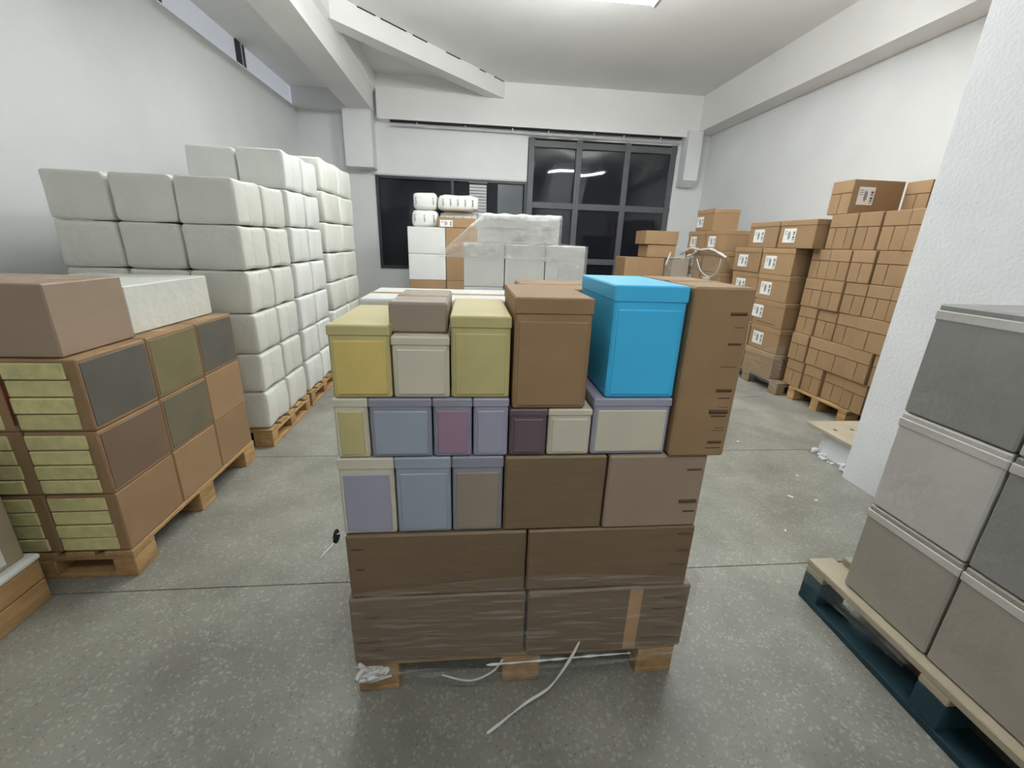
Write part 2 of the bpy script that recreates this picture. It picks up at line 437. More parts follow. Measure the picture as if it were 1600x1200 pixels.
# ------------------------------------------------------------------ pallets
def pallet(loc, label, m='wood', lx=1.2, ly=.8, bottom='y', deck='x', blk=None, group='wooden pallets'):
    """deck runs along x, stringers along y; 9 blocks"""
    t = empty('pallet', loc); tag(t, label, 'pallet', None)
    bx = .145 if lx >= ly else .1; by = .1 if lx >= ly else .145
    n = 5 if ly < 1 else 7
    mw = M[m]
    if deck == 'x':
        wd = .125
        for i in range(n):
            y = -ly / 2 + wd / 2 + i * (ly - wd) / (n - 1)
            MB().cbox((-lx / 2, y - wd / 2, .122), (lx / 2, y + wd / 2, .144), .003).build('deck_board', 'woodx' if m == 'wood' else m, t)
        for x in (-lx / 2 + bx / 2, 0, lx / 2 - bx / 2):
            MB().cbox((x - bx / 2, -ly / 2, .100), (x + bx / 2, ly / 2, .122), .003).build('stringer', m, t)
    else:
        wd = .125
        n = 5 if lx < 1 else 7
        for i in range(n):
            x = -lx / 2 + wd / 2 + i * (lx - wd) / (n - 1)
            MB().cbox((x - wd / 2, -ly / 2, .122), (x + wd / 2, ly / 2, .144), .003).build('deck_board', m, t)
        for y in (-ly / 2 + by / 2, 0, ly / 2 - by / 2):
            MB().cbox((-lx / 2, y - by / 2, .100), (lx / 2, y + by / 2, .122), .003).build('stringer', 'woodx' if m == 'wood' else m, t)
    for x in (-lx / 2 + bx / 2, 0, lx / 2 - bx / 2):
        for y in (-ly / 2 + by / 2, 0, ly / 2 - by / 2):
            MB().cbox((x - bx / 2, y - by / 2, .022), (x + bx / 2, y + by / 2, .100), .004).build('block', blk or m, t)
    if bottom == 'y':
        for x in (-lx / 2 + bx / 2, 0, lx / 2 - bx / 2):
            MB().cbox((x - bx / 2, -ly / 2, 0), (x + bx / 2, ly / 2, .022), .003).build('bottom_board', blk or m, t)
    else:
        for y in (-ly / 2 + by / 2, 0, ly / 2 - by / 2):
            MB().cbox((-lx / 2, y - by / 2, 0), (lx / 2, y + by / 2, .022), .003).build('bottom_board', blk or m, t)
    return t

pallet((.195, 1.585, 0), 'wooden pallet under the film-wrapped load in the middle foreground', lx=1.2, ly=.8, bottom='y', deck='x')
pallet((-2.0, 2.43, 0), 'wooden pallet under the cream-faced cartons on the left', lx=.8, ly=1.2, bottom='x', deck='y')
pallet((4.25, 3.93, 0), 'pale wooden pallet under the tall stack of slit-flap cartons by the right wall', lx=1.2, ly=.8, bottom='x', deck='y')
pallet((3.95, 4.98, 0), 'weathered grey pallet under the lidded cartons nearest the slit-flap stack', m='oldwood', lx=.8, ly=1.2, bottom='x', deck='y')
pallet((3.9, 6.44, 0), 'weathered pallet under the farthest lidded cartons along the right wall', m='oldwood', lx=.8, ly=1.2, bottom='x', deck='y')

# ------------------------------------------------------------------ carton kinds
def slit_carton(loc, wy, dx, h, label, group, slits=1, rz=0.0, lab=False):
    """front faces -X : upper flap, slit panels below. origin = bottom centre"""
    def body(): return MB().cbox((-dx / 2 + .006, -wy / 2, 0), (dx / 2, wy / 2, h), .005).mesh('slit_carton', 'carton')
    key = ('slit', wy, dx, h)
    o = inst('slit_carton', shared(key, body), None, loc, rz); tag(o, label, 'carton', group)
    zf = h * .63; x0 = -dx / 2; x1 = -dx / 2 + .0065
    inst('top_flap', shared(key + ('f',), lambda: MB().cbox((x0, -wy / 2 + .002, zf), (x1, wy / 2 - .002, h - .003), .002).mesh('top_flap', 'carton_lid')), o)
    g = .0035
    edges = [-wy / 2 + .002]
    if slits == 1: cuts = [0.0]
    else: cuts = [-wy * .22, wy * .22]
    for c in cuts: edges += [c - g, c + g]
    edges.append(wy / 2 - .002)
    for i in range(0, len(edges), 2):
        inst('side_panel', shared(key + ('p', i, slits), lambda: MB().cbox((x0 + .001, edges[i], .003), (x1, edges[i + 1], zf - .007), .002).mesh('side_panel', 'carton')), o)
    for c in cuts:   # slit strip in the shade colour, with a short foot notch
        inst('slit', shared(key + ('s', c), lambda: MB().box((x0 + .003, c - g, h * .18), (x1, c + g, zf)).mesh('slit', 'carton_gap_shade')), o)
    inst('flap_gap', shared(key + ('g',), lambda: MB().box((x0 + .003, -wy / 2 + .004, zf - .007), (x1, wy / 2 - .004, zf)).mesh('flap_gap', 'carton_gap_shade')), o)
    return o

def paper_label(parent, x, y, z, w_, h_, face='x', m='paper'):
    """label glued to a -X face (or to a -Y face); print is a sub-part"""
    def me():
        b = MB()
        if face == 'x': b.box((-.002, -w_ / 2, -h_ / 2), (0, w_ / 2, h_ / 2))
        else: b.box((-w_ / 2, -.002, -h_ / 2), (w_ / 2, 0, h_ / 2))
        return b.mesh('paper_label', m)
    l = inst('paper_label', shared(('lab', w_, h_, face, m), me), parent, (x, y, z))
    l['label'] = 'white printed label'
    def pr():
        b = MB()
        def bar(u0, u1, v0, v1):     # u to the right as seen
            if face == 'x': b.box((-.0028, -u1, v0), (-.0018, -u0, v1))
            else: b.box((u0, -.0028, v0), (u1, -.0018, v1))
        for i in range(7):           # barcode along the right edge
            bar(w_ * .27, w_ * .43, -h_ * .4 + i * h_ * .11, -h_ * .4 + i * h_ * .11 + h_ * (.03 + .03 * (i % 3)))
        for k, (c, hw) in enumerate(((-.10, .26), (-.03, .32), (.04, .22))):   # upright line of print
            bar(w_ * (c - .018), w_ * (c + .022), -h_ * hw, h_ * hw)
        for i in range(3):
            bar(-w_ * .42, -w_ * .2, h_ * (.30 - .12 * i), h_ * (.33 - .12 * i))
        return b.mesh('label_print', 'ink' if m == 'paper' else 'greyink')
    stuff(inst('label_print', shared(('labp', w_, h_, face, m), pr), l))
    return l

def lid_carton(loc, wy, dx, h, label, group, rz=0.0, lab=(0.08, 0.02), lidh=.06, m='carton', lsize=(.19, .15), strip=False):
    key = ('lid', wy, dx, h, m)
    o = inst('lidded_carton', shared(key, lambda: MB().cbox((-dx / 2 + .005, -wy / 2 + .005, 0), (dx / 2 - .005, wy / 2 - .005, h - .004), .005).mesh('lidded_carton', m)), None, loc, rz)
    tag(o, label, 'carton', group)
    inst('lid', shared(key + ('l', lidh), lambda: MB().cbox((-dx / 2, -wy / 2, h - lidh), (dx / 2, wy / 2, h - .001), .005).mesh('lid', 'carton_lid')), o)
    if lab: paper_label(o, -dx / 2 + .004, lab[0], h * .42 + lab[1], *lsize)
    if strip:
        MB().box((-dx / 2 + .003, -wy / 2 + .12, h * .1), (-dx / 2 + .006, wy / 2 - .1, h * .13)).build('printed_line', 'brownink', o)
    return o

# ---- tall stack of slit-flap cartons (front face X=3.66)
XF = 3.66; H3 = .2985; Z0 = .145; ZT = Z0 + 5 * H3 + .335
def HH(r_): return .333 if r_ == 5 else H3 - .002
layout = [  # bottom to top : widths from far (left) to near (right), start Y
    (4.44, [1, 1, 1, 1, 1]), (4.455, [1, 2, 1]), (4.46, [1, 1, 1, 2]), (4.465, [1, 1, 1, 1, 1]), (4.475, [1, 1, 1, 1]), (4.33, [3, 1, 1, 1])]
for ri, (ys_, ws) in enumerate(layout):
    y = ys_
    if ri in (1, 4): ws = ws + [1]
    for ci, k_ in enumerate(ws):
        wy = {1: .247, 2: .496, 3: .31}[k_]
        xo = J(.018) + (.03 if ri == 0 and ci >= 2 else 0)
        slit_carton((XF + .29 + xo, y - wy / 2, Z0 + ri * H3 + .001), wy, .58, HH(ri),
                    f'{"wide two-slit" if k_ > 1 else "slit-flap"} carton, {ORD[ri]} row, {ORDL[ci]} from the left in the tall stack',
                    'slit-flap cartons of the tall stack', 1 if k_ == 1 else 2, J(.014))
        y -= wy + .011
for ri in range(6):                     # hidden second rank, carries the top boxes
    for ci in range(4):
        slit_carton((XF + .60 + .275, 4.33 - ci * .262, Z0 + ri * H3 + .001), .252, .50, HH(ri),
                    'brown slit-flap carton in the rear rank of the tall stack, behind the front rank', 'rear rank cartons of the tall stack')
tb = slit_carton((XF + .02 + .27, 4.31, ZT + .002), .26, .54, .31, 'single carton lying on top of the tall stack, shaded label on its near side', 'slit-flap cartons of the tall stack', 1, .0)
paper_label(tb, -.12, -.13, .165, .17, .16, 'y')
for ci, y in enumerate((4.06, 3.80, 3.54)):
    slit_carton((4.24 + .25, y, ZT + .002), .252, .50, .305, f'slit-flap carton set back atop the tall stack, {["right of the single carton", "next to the pillar edge", "behind the pillar"][ci]}', 'slit-flap cartons of the tall stack')

# ---- stack of lidded cartons next to it (front X=3.55)
H2 = .2983
for ri in range(6):
    z = .146 + ri * H2
    shift = {5: -.19, 4: .05, 3: .03, 2: .0, 1: -.01, 0: -.01}[ri]
    far = 5.325 + shift; wy = .545
    for ci in range(2):
        yc = far - wy / 2 + (0.012 if ci == 0 else 0) - ci * .0
        yc = (far + .0) - ci * (wy + .012) + .05
        if ri == 5: yc = 5.215 - ci * .575
        film = ri == 0
        lid_carton((3.55 + .2 + J(.008), yc, z), wy, .40, H2 - .002,
                   f'lidded carton, {ORD[ri]} row, {"far" if ci == 0 else "near"} column of the stack touching the slit-flap stack',
                   'lidded cartons of the nearer stack', J(.01), (.10 if ci == 1 else .07, .01) if ri not in (0, 2) else ((.19, .03) if ri == 2 else None), strip=(ri == 2 and ci == 1))
for ri in range(6):
    for ci in range(2):
        lid_carton((3.55 + .61, 5.36 - ci * .56, .146 + ri * H2), .545, .40, H2 - .002, 'brown lidded carton in the rear rank of the nearer lidded stack', 'rear rank lidded cartons', 0, None)

# ---- farther stack of lidded cartons (front X=3.5)
for ri in range(6):
    z = .146 + ri * .2855
    for ci in range(2):
        lid_carton((3.5 + .2 + J(.006), 6.725 - ci * .565, z), .545, .40, .2835,
                   f'lidded carton, {ORD[ri]} row, {"far" if ci == 0 else "near"} column of the farthest stack on the right', 'lidded cartons of the farthest stack', J(.008),
                   (.09, .01) if not (ri == 4 and ci == 1) else None)
        lid_carton((3.5 + .61, 6.725 - ci * .565, z), .545, .40, .2835, 'brown lidded carton in the rear rank of the farthest stack', 'rear rank cartons of the farthest stack', 0, None)
lid_carton((3.5 + .215, 6.58, .146 + 6 * .2855), .50, .40, .30, 'single brown lidded carton standing alone on top of the farthest right stack', 'lidded cartons of the farthest stack', 0, (.13, .0))

# film on the stacks
def sheet(name, fn, nu, nv, m, label, cat='film', group=None, smooth=True):
    o = MB().grid(fn, nu, nv).build(name, m, None, smooth)
    return tag(o, label, cat, group)
def nz(x, y, z=0.0, a=1.0): return noise.noise(Vector((x, y, z))) * a
def around(u, x0, x1, y0, y1, e):
    """a point on the rectangle outline, open path: back-left, front-left, front-right, back-right"""
    P = [Vector((x0 - e, y1 + e)), Vector((x0 - e, y0 - e)), Vector((x1 + e, y0 - e)), Vector((x1 + e, y1 + e))]
    L = [(P[i + 1] - P[i]).length for i in range(3)]; t = u * sum(L)
    for i in range(3):
        if t <= L[i] or i == 2: return P[i].lerp(P[i + 1], min(1, t / L[i]))
        t -= L[i]
def film_s2(u, v):
    y = 5.62 - u * 1.26
    z = .10 + v * (.40 + .10 * u - .1 * math.sin(u * 3.1)) 
    return (3.525 - .01 * abs(nz(u * 9, v * 8)), y, z)
sheet('stretch_film', film_s2, 30, 8, 'film', 'clear stretch film around the foot of the nearer lidded stack')
def film_s1(u, v):
    y = 7.02 - u * 1.18
    top = 1.60 - .10 * math.sin(u * math.pi)
    return (3.484 - .006 * abs(nz(u * 9, v * 8, 3)), y, 1.15 + v * (top - 1.15))
sheet('stretch_film', film_s1, 30, 8, 'film', 'clear stretch film round the upper cartons of the farthest stack')
rope = [(3.45, 7.05, 1.50), (3.44, 6.75, 1.60), (3.44, 6.4, 1.585), (3.44, 6.15, 1.60), (3.44, 5.9, 1.55), (3.44, 5.72, 1.50)]
def spline(pts, n=8):
    P = [Vector(p) for p in pts]; P = [P[0]] + P + [P[-1]]; o = []
    for i in range(1, len(P) - 2):
        for k_ in range(n):
            t = k_ / n; a, b, c, d_ = P[i - 1:i + 3]
            o.append(.5 * ((2 * b) + (c - a) * t + (2 * a - 5 * b + 4 * c - d_) * t * t + (3 * b - a - 3 * c + d_) * t ** 3))
    o.append(P[-2]); return o
fr = MB(); fr.tube(spline(rope), lambda t: .012 + .008 * abs(math.sin(t * 17)), 6)
fr = fr.build('film_strand', 'filmrope', None, True); tag(fr, 'white twisted strand of film hanging across the farthest right stack', 'film')
MB().tube(spline([(3.45, 6.52, 1.59), (3.44, 6.62, 1.52), (3.445, 6.8, 1.48)]), lambda t: .016 + .01 * math.sin(t * 9), 6).build('loose_end', 'filmrope', fr, True)
MB().tube(spline([(3.45, 6.5, 1.45), (3.44, 6.3, 1.28), (3.445, 6.05, 1.22), (3.445, 5.88, 1.3), (3.445, 5.83, 1.48)]), .007, 6).build('loose_end', 'filmrope', fr, True)

# ------------------------------------------------------------------ plinth by the pier
base = MB().prism([(2.93, 2.62), (3.4, 2.62), (3.4, 3.02), (2.96, 3.02), (2.925, 2.95)], 0, .205).build('plinth', 'rough_plaster')
tag(base, 'broken white plaster plinth behind the foot of the right pillar', 'plinth')
rb = MB()
for i in range(16):
    x = 2.90 + J(.035); y = 2.66 + i * .022 + J(.02); s_ = random.uniform(.008, .022)
    rb.cbox((x - s_, y - s_, 0), (x + s_ * 1.2, y + s_, s_ * random.uniform(1, 2.2)), s_ * .35)
stuff(rb.build('rubble', 'rough_plaster', base))
bd = MB().cbox((2.86, 2.62, .207), (3.5, 3.1, .236), .004).build('board', 'palewood'); tag(bd, 'pale wooden board lying on the white plaster plinth', 'board')
for x in (2.95, 3.1):
    MB().cbox((x, 2.9, .235), (x + .02, 2.93, .239), .002).build('stain', 'brownink', bd)

# ------------------------------------------------------------------ centre load
def plain_carton(x0, x1, y0, y1, z0, z1, m, label, cat='carton', group='goods on the middle pallet', tape=True, name='carton', front=None, side=None):
    cx, cy = (x0 + x1) / 2, (y0 + y1) / 2
    o = MB().cbox((x0 - cx, y0 - cy, 0), (x1 - cx, y1 - cy, z1 - z0), .006).build(name, m, None, False, (cx, cy, z0)); tag(o, label, cat, group)
    w_, dp, h = x1 - x0, y1 - y0, z1 - z0
    if tape:
        MB().box((-w_ / 2 + .004, -.022, h - .0005), (w_ / 2 - .004, .022, h + .0012)).build('tape', 'tape', o)
    return o
G = 'brown cartons of the middle load'
c1 = plain_carton(-.408, .198, 1.175, 1.575, .146, .436, 'carton_film_shaded', 'brown carton, bottom row, left half of the front of the middle load', group=G)
c2 = plain_carton(.206, .806, 1.172, 1.575, .146, .436, 'carton_film_shaded', 'brown carton with taped seam, bottom row, right half of the front of the middle load', group=G)
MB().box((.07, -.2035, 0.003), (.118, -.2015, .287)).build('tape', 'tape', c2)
c3 = plain_carton(-.398, .19, 1.18, 1.58, .438, .688, 'carton_film_shaded', 'brown carton, second row, left half of the front of the middle load', group=G)
c4 = plain_carton(.196, .782, 1.18, 1.58, .438, .688, 'carton_film_shaded', 'brown carton, second row, right half of the front of the middle load', group=G)
c5 = plain_carton(.11, .44, 1.185, 1.58, .69, .962, 'carton_film_shaded', 'brown carton, third row, between the lilac goods and the pale carton in the middle load', group=G)
c6 = plain_carton(.446, .776, 1.18, 1.58, .69, .962, 'carton_pale', 'pale beige carton, third row, right end of the middle load', group=G)
c7 = plain_carton(.634, .818, 1.17, 1.58, .964, 1.498, 'carton', 'tall brown carton with dark printed bars, upper right corner of the middle load', group=G)
def bars(o, x1, y, L):
    for z, ln, t in L:
        MB().tube([(x1 - ln, y, z), (x1, y, z)], t, 8).build('printed_bar', 'brownink', o)
bars(c7, .075, -.2035, [(.46, .05, .005), (.42, .03, .002), (.37, .04, .004), (.30, .05, .002), (.225, .05, .005), (.20, .04, .0025), (.17, .03, .002), (.155, .06, .007), (.14, .05, .003), (.10, .03, .002), (.09, .04, .002), (.05, .045, .005), (.03, .05, .0025)])
bars(c6, .15, -.2, [(.22, .05, .003), (.1, .06, .006), (.06, .04, .003)])
bars(c4, .28, -.2, [(.22, .05, .003), (.15, .04, .003), (.09, .06, .002)])
bars(c2, .28, -.2, [(.24, .08, .004), (.19, .12, .004), (.15, .15, .003), (.10, .10, .003), (.05, .14, .003)])
bars(c1, -.2, -.2, [(.21, .05, .003), (.10, .09, .003), (.06, .07, .003)])
bars(c3, -.24, -.2, [(.20, .04, .003), (.12, .03, .003)])
# rear half of the load
for ri, (z0, z1) in enumerate(((.146, .436), (.438, .688), (.69, 1.07), (1.072, 1.44))):
    for ci, (a, b) in enumerate(((-.40, .19), (.2, .79))):
        plain_carton(a, b, 1.59, 1.975, z0, z1 - (.05 if ri == 3 and ci == 0 else 0), 'whitebox' if ri == 3 and ci == 0 else 'carton', f'{"white" if ri == 3 and ci == 0 else "brown"} carton in the rear half of the middle load, {ORD[ri]} row, {"left" if ci == 0 else "right"} side', group='rear cartons of the middle load')
# coloured goods : carton with a printed sleeve on the front
def goods(x0, x1, z0, z1, m, sleeve, label, y0=1.19, y1=1.575, name='display_carton'):
    o = plain_carton(x0, x1, y0, y1, z0, z1, m, label, 'carton', 'coloured display cartons of the middle load', False, name)
    w_, h, dp = x1 - x0, z1 - z0, y1 - y0
    MB().cbox((-w_ / 2 + .012, -dp / 2 - .004, .012), (w_ / 2 - .012, -dp / 2 + .002, h * .8), .003).build('sleeve', sleeve, o)
    MB().cbox((-w_ / 2 - .002, -dp / 2 - .003, h * .86), (w_ / 2 + .002, dp / 2, h + .001), .004).build('lid', m, o)
    return o
goods(-.40, -.235, .69, .962, 'ivory', 'lilac', 'pale lilac display carton, third row, left end of the middle load')
goods(-.229, -.06, .69, .962, 'bluegrey', 'bluegrey', 'blue-grey display carton, third row, second from the left in the middle load')
goods(-.054, .104, .69, .962, 'lilacgrey', 'greybrown', 'grey display carton, third row, beside the brown carton of the middle load')
goods(-.395, -.30, .965, 1.155, 'ivory', 'olive', 'small cream-yellow display carton, fourth row, left end of the middle load')
goods(-.294, -.115, .965, 1.155, 'lilacgrey', 'bluegrey', 'blue-lilac display carton, fourth row, second from the left of the middle load')
goods(-.109, .005, .965, 1.155, 'lilacgrey', 'magenta', 'mauve display carton in the middle of the fourth row of the middle load')
goods(.011, .115, .965, 1.155, 'lilac', 'lilac', 'light lilac display carton, fourth row, left of the plum carton')
goods(.121, .235, .965, 1.12, 'plum', 'plum', 'dark plum display carton under the upright brown carton')
goods(.241, .375, .965, 1.12, 'ivory', 'ivory', 'ivory display carton, fourth row, right of the dark plum carton')
goods(.381, .626, .965, 1.155, 'lilac', 'ivory', 'lilac and ivory display carton directly under the sky-blue carton')
goods(-.39, -.225, 1.158, 1.37, 'olive', 'yellow', 'bright yellow display carton, upper left corner of the middle load')
goods(-.219, -.06, 1.158, 1.34, 'ivory', 'ivory', 'ivory display carton beside the bright yellow one in the middle load')
goods(-.054, .115, 1.158, 1.40, 'olive', 'olive', 'olive-yellow display carton left of the upright brown carton')
goods(.126, .35, 1.123, 1.455, 'carton', 'carton', 'upright brown display carton left of the sky-blue carton in the middle load')
goods(.41, .626, 1.158, 1.495, 'blue', 'blue', 'sky-blue carton on top of the middle load')
plain_carton(-.23, -.02 - .045, 1.23, 1.56, 1.343, 1.43, 'greybrown', 'flat grey-brown carton on top of the ivory display carton', tape=True)

# film skirt at the foot of the middle load
def skirt(u, v):
    p = around(u, -.408, .808, 1.168, 1.98, .012)
    fr_ = 1.0 if p.y < 1.17 else 0.0
    s_ = (p.x + .41) / 1.22
    lowz = .128 - fr_ * (.055 * max(0, math.sin((s_ - .12) * math.pi / .68)) if .12 < s_ < .8 else 0)
    e = .006 * nz(u * 22, v * 5, 1)
    z = lowz + v * (.50 - .03 * math.sin(u * 9) - lowz)
    if fr_ and v < .25: e -= (1 - v / .25) * .012
    return (p.x + (e if not fr_ else 0), p.y - .006 - (abs(e) if fr_ else 0), z)
sheet('stretch_film', skirt, 120, 12, 'film', 'clear stretch film wrapped round the foot of the middle load')
tail = spline([(.40, 1.150, .22), (.36, 1.13, .15), (.29, 1.10, .07), (.20, 1.07, .04), (.11, 1.03, .012), (.06, 1.0, .010)])
tl = MB().tube(tail, lambda t: .003 + .003 * abs(math.sin(t * 9)), 6).build('film_tail', 'filmrope', None, True)
tag(tl, 'white twisted tail of film trailing from the middle load onto the floor', 'film')
MB().tube(spline([(.12, 1.147, .16), (.08, 1.14, .11), (.0, 1.14, .075), (-.10, 1.15, .10)]), .0035, 6).build('loose_end', 'filmrope', tl, True)
cl = MB()
for i in range(9):
    c = Vector((-.345 + J(.03), 1.150 + J(.012), .122 + J(.016))); pts = [c + Vector((J(.045), J(.014), J(.022))) for _ in range(4)]
    cl.tube(spline(pts, 4), lambda t: .004 + .006 * math.sin(t * 3.1), 5)
tag(stuff(cl.build('film_clump', 'filmrope', None, True)), 'crumpled white film clump on the front left corner of the middle pallet', 'film')
hem = MB().tube(spline([(.06, 1.146, .140), (.2, 1.144, .146), (.34, 1.144, .150), (.44, 1.146, .152), (.60, 1.15, .150)], 14), lambda t: .0018 + .004 * abs(math.sin(t * 23) * math.sin(t * 9 + 1)), 6).build('film_hem', 'filmrope', None, True)
tag(hem, 'shiny gathered hem of film along the front deck edge of the middle pallet', 'film')
# curled tape core at the left edge
cu = MB().tube([Vector((-.418 + .0 * math.cos(a), 1.165 + .017 * math.cos(a), .705 + .017 * math.sin(a))) for a in [i * .42 for i in range(15)]], lambda t: .004 + .003 * t, 7).build('tape_curl', 'black', None, True)
tag(cu, 'small dark curl of tape sticking out at the left edge of the middle load', 'tape')
MB().tube(spline([(-.42, 1.15, .69), (-.44, 1.13, .675), (-.455, 1.12, .66)]), .004, 6).build('loose_end', 'filmrope', cu, True)

# ------------------------------------------------------------------ left pallet
def cream_carton(x0, x1, y0, y1, z0, z1, label, sleeve=None, packs=True):
    o = plain_carton(x0, x1, y0, y1, z0, z1, 'carton', label, 'carton', 'cream-faced cartons on the left pallet', True, 'cream_faced_carton')
    w_, h, dp = x1 - x0, z1 - z0, y1 - y0
    if packs:
        k_ = 4; ph = (h - .02) / k_
        for i in range(k_):
            MB().cbox((-w_ / 2 + .006, -dp / 2 - .009 + J(.003), .012 + i * ph), (w_ / 2 - .045 + J(.004), -dp / 2 + .002, .012 + (i + 1) * ph - .006), .004).build('packet', 'cream', o)
    if sleeve:
        MB().cbox((w_ / 2 - .002, -dp / 2 + .012, h * .06), (w_ / 2 + .003, dp / 2 - .012, h * .95), .002).build('printed_panel', sleeve, o)
    return o
rows = [(.146, .452), (.454, .762), (.764, 1.085)]
sl = {(0, 0): None, (0, 1): None, (0, 2): None, (1, 0): 'umber', (1, 1): 'olivegrey', (1, 2): None, (2, 0): 'slate', (2, 1): 'olivegreen', (2, 2): 'slate'}
for ri, (z0, z1) in enumerate(rows):
    for di, (y0, y1) in enumerate(((1.835, 2.23), (2.235, 2.63), (2.635, 3.025))):
        cream_carton(-1.895, -1.605, y0, y1, z0, z1, f'{"cream-faced" if di == 0 else "brown"} carton, {ORD[ri]} row, aisle column, {["front", "middle", "rear"][di]} of the left pallet', sl[(ri, di)], di == 0)
        cream_carton(-2.395, -1.905, y0, y1, z0, z1, f'{"cream-faced" if di == 0 else "brown"} carton, {ORD[ri]} row, wall column, {["front", "middle", "rear"][di]} of the left pallet', None, di == 0)
for a, k_ in ((-1.9, 0),):
    ti = MB().box((-1.903, 1.825, .80), (-1.897, 1.832, 1.08)).build('red_strip', 'redink'); tag(ti, 'thin red-brown edge strip between the two columns of the top cream row', 'strip')
plain_carton(-2.39, -1.66, 1.85, 2.25, 1.088, 1.385, 'carton_pale', 'faded tan carton on top of the cream-faced cartons at the left edge', group='cartons on the left pallet')
lbx = plain_carton(-2.39, -1.70, 2.3, 3.0, 1.088, 1.33, 'bale_cream', 'off-white wrapped pack on top of the left pallet behind the faded tan carton', 'pack', 'cartons on the left pallet', False, 'wrapped_pack')
# ------------------------------------------------------------------ lower-left skid with a wrapped box
sk = empty('wooden_skid', (-2.4, 1.1, 0)); tag(sk, 'wooden skid with a white foam edge at the lower left corner of the picture', 'skid')
for z0, z1 in ((.0, .105), (.11, .205)):
    MB().cbox((.49, -.62, z0), (.51, .62, z1), .004).build('side_board', 'wood', sk)
    MB().cbox((-.5, .60, z0), (.488, .62, z1), .004).build('end_board', 'woodx', sk)
for y in (-.5, 0, .5):
    MB().cbox((-.48, y - .05, .0), (.48, y + .05, .2), .004).build('bearer', 'woodx', sk)
MB().cbox((-.51, -.63, .206), (.52, .63, .24), .012).build('foam_sheet', 'whitebox', sk)
bx = plain_carton(-2.9, -1.915, .55, 1.70, .242, .76, 'beigebox', 'beige wrapped box on the wooden skid at the lower left', 'box', None, False, 'wrapped_box')
MB().box((.4926, -.4, .02), (.4945, .50, .16)).build('white_panel', 'whitebox', bx)

# ------------------------------------------------------------------ bales
def bale_mesh(name, sx, sy, sz, ribs, seed, m, n=14, ax=1, rd=1.0):
    b = MB(); nu = 28 if ribs else 20; nv = 14
    def p(u, v):
        a = u * 2 * math.pi; e = (v - .5) * math.pi
        def sg(c, k): return math.copysign(abs(c) ** k, c)
        ce = sg(math.cos(e), .13 * rd)
        x = ce * sg(math.cos(a), .13 * rd); y = ce * sg(math.sin(a), .13 * rd); z = sg(math.sin(e), .17 * rd)
        q = Vector((x, y, z))
        k = 1 + .045 * noise.noise(q * 1.7 + Vector((seed * 7.1, 0, 0))) + .02 * noise.noise(q * 5 + Vector((0, seed * 3.3, 0)))
        if ribs:
            c = (y if ax == 1 else x)
            k *= 1 - .05 * abs(math.cos(c * ribs * math.pi / 2)) ** 8
        z_ = z * k * .5 + .5
        return (max(-1, min(1, x * k)) * sx / 2, max(-1, min(1, y * k)) * sy / 2, max(0.0, min(1.0, z_)) * sz)
    b.grid(p, nu, nv)
    # print : short dark marks, kept as a separate list
    me = b.mesh(name, m, True)
    return me
def bale(loc, size, label, group, m='bale', ribs=0, seed=0, rz=0.0, ax=1, marks=None, name='bale', rd=1.0):
    key = ('bale', size, m, ribs, seed % 3, ax, rd)
    o = inst(name, shared(key, lambda: bale_mesh(name, *size, ribs, seed % 3, m, ax=ax, rd=rd)), None, loc, rz); tag(o, label, 'bale', group)
    if marks:
        sx, sy, sz = size
        def mk():
            b = MB()
            for i in range(marks):
                x = -sx * .36 + i * sx * .72 / max(1, marks - 1)
                b.box((x - .008, -sy / 2 - .006, sz * .28), (x + .002, -sy / 2 + .006, sz * .62))
                b.box((x + .008, -sy / 2 - .006, sz * .35), (x + .013, -sy / 2 + .006, sz * .5))
                b.box((x - .014, -sy / 2 - .006, sz * .66), (x + .012, -sy / 2 + .006, sz * .70))
            return b.mesh('print_marks', 'greyink')
        stuff(inst('print_marks', shared(key + ('mk', marks), mk), o))
    return o
# three pallets of bales down the left wall
def bale_stack(y0, y1, tops, word, x0=-2.71, x1=-1.54, m='bale', hh=.30, ribs=4):
    pallet(((x0 + x1) / 2, (y0 + y1) / 2, 0), f'wooden pallet under the {word} bale stack along the left wall', lx=x1 - x0, ly=y1 - y0, bottom='y', deck='x')
    nx = 3; w_ = (x1 - x0) / nx; dy = (y1 - y0) / 2
    for k_ in range(2):
        for i in range(nx):
            for rr in range(tops[k_][i]):
                bale((x0 + w_ * (i + .5) + J(.003), y0 + dy * (k_ + .5) + J(.003), .145 + rr * hh), (round(w_ - .012, 3), round(dy - .012, 3), hh - .001),
                     f'white bale, {ORD[rr]} row, {["wall", "middle", "aisle"][i]} column, {["near", "far"][k_]} rank, {word} left stack',
                     f'bales of the {word} left stack', m, ribs, i + rr, J(.008))
bale_stack(3.2, 4.02, [[6, 6, 6], [6, 6, 6]], 'nearest', m='bale_cream')
bale_stack(4.08, 4.90, [[6, 7, 7], [6, 7, 7]], 'second', hh=.303)
bale_stack(5.05, 6.25, [[7, 7, 7], [7, 7, 7]], 'third', hh=.318, m='bale_cream')

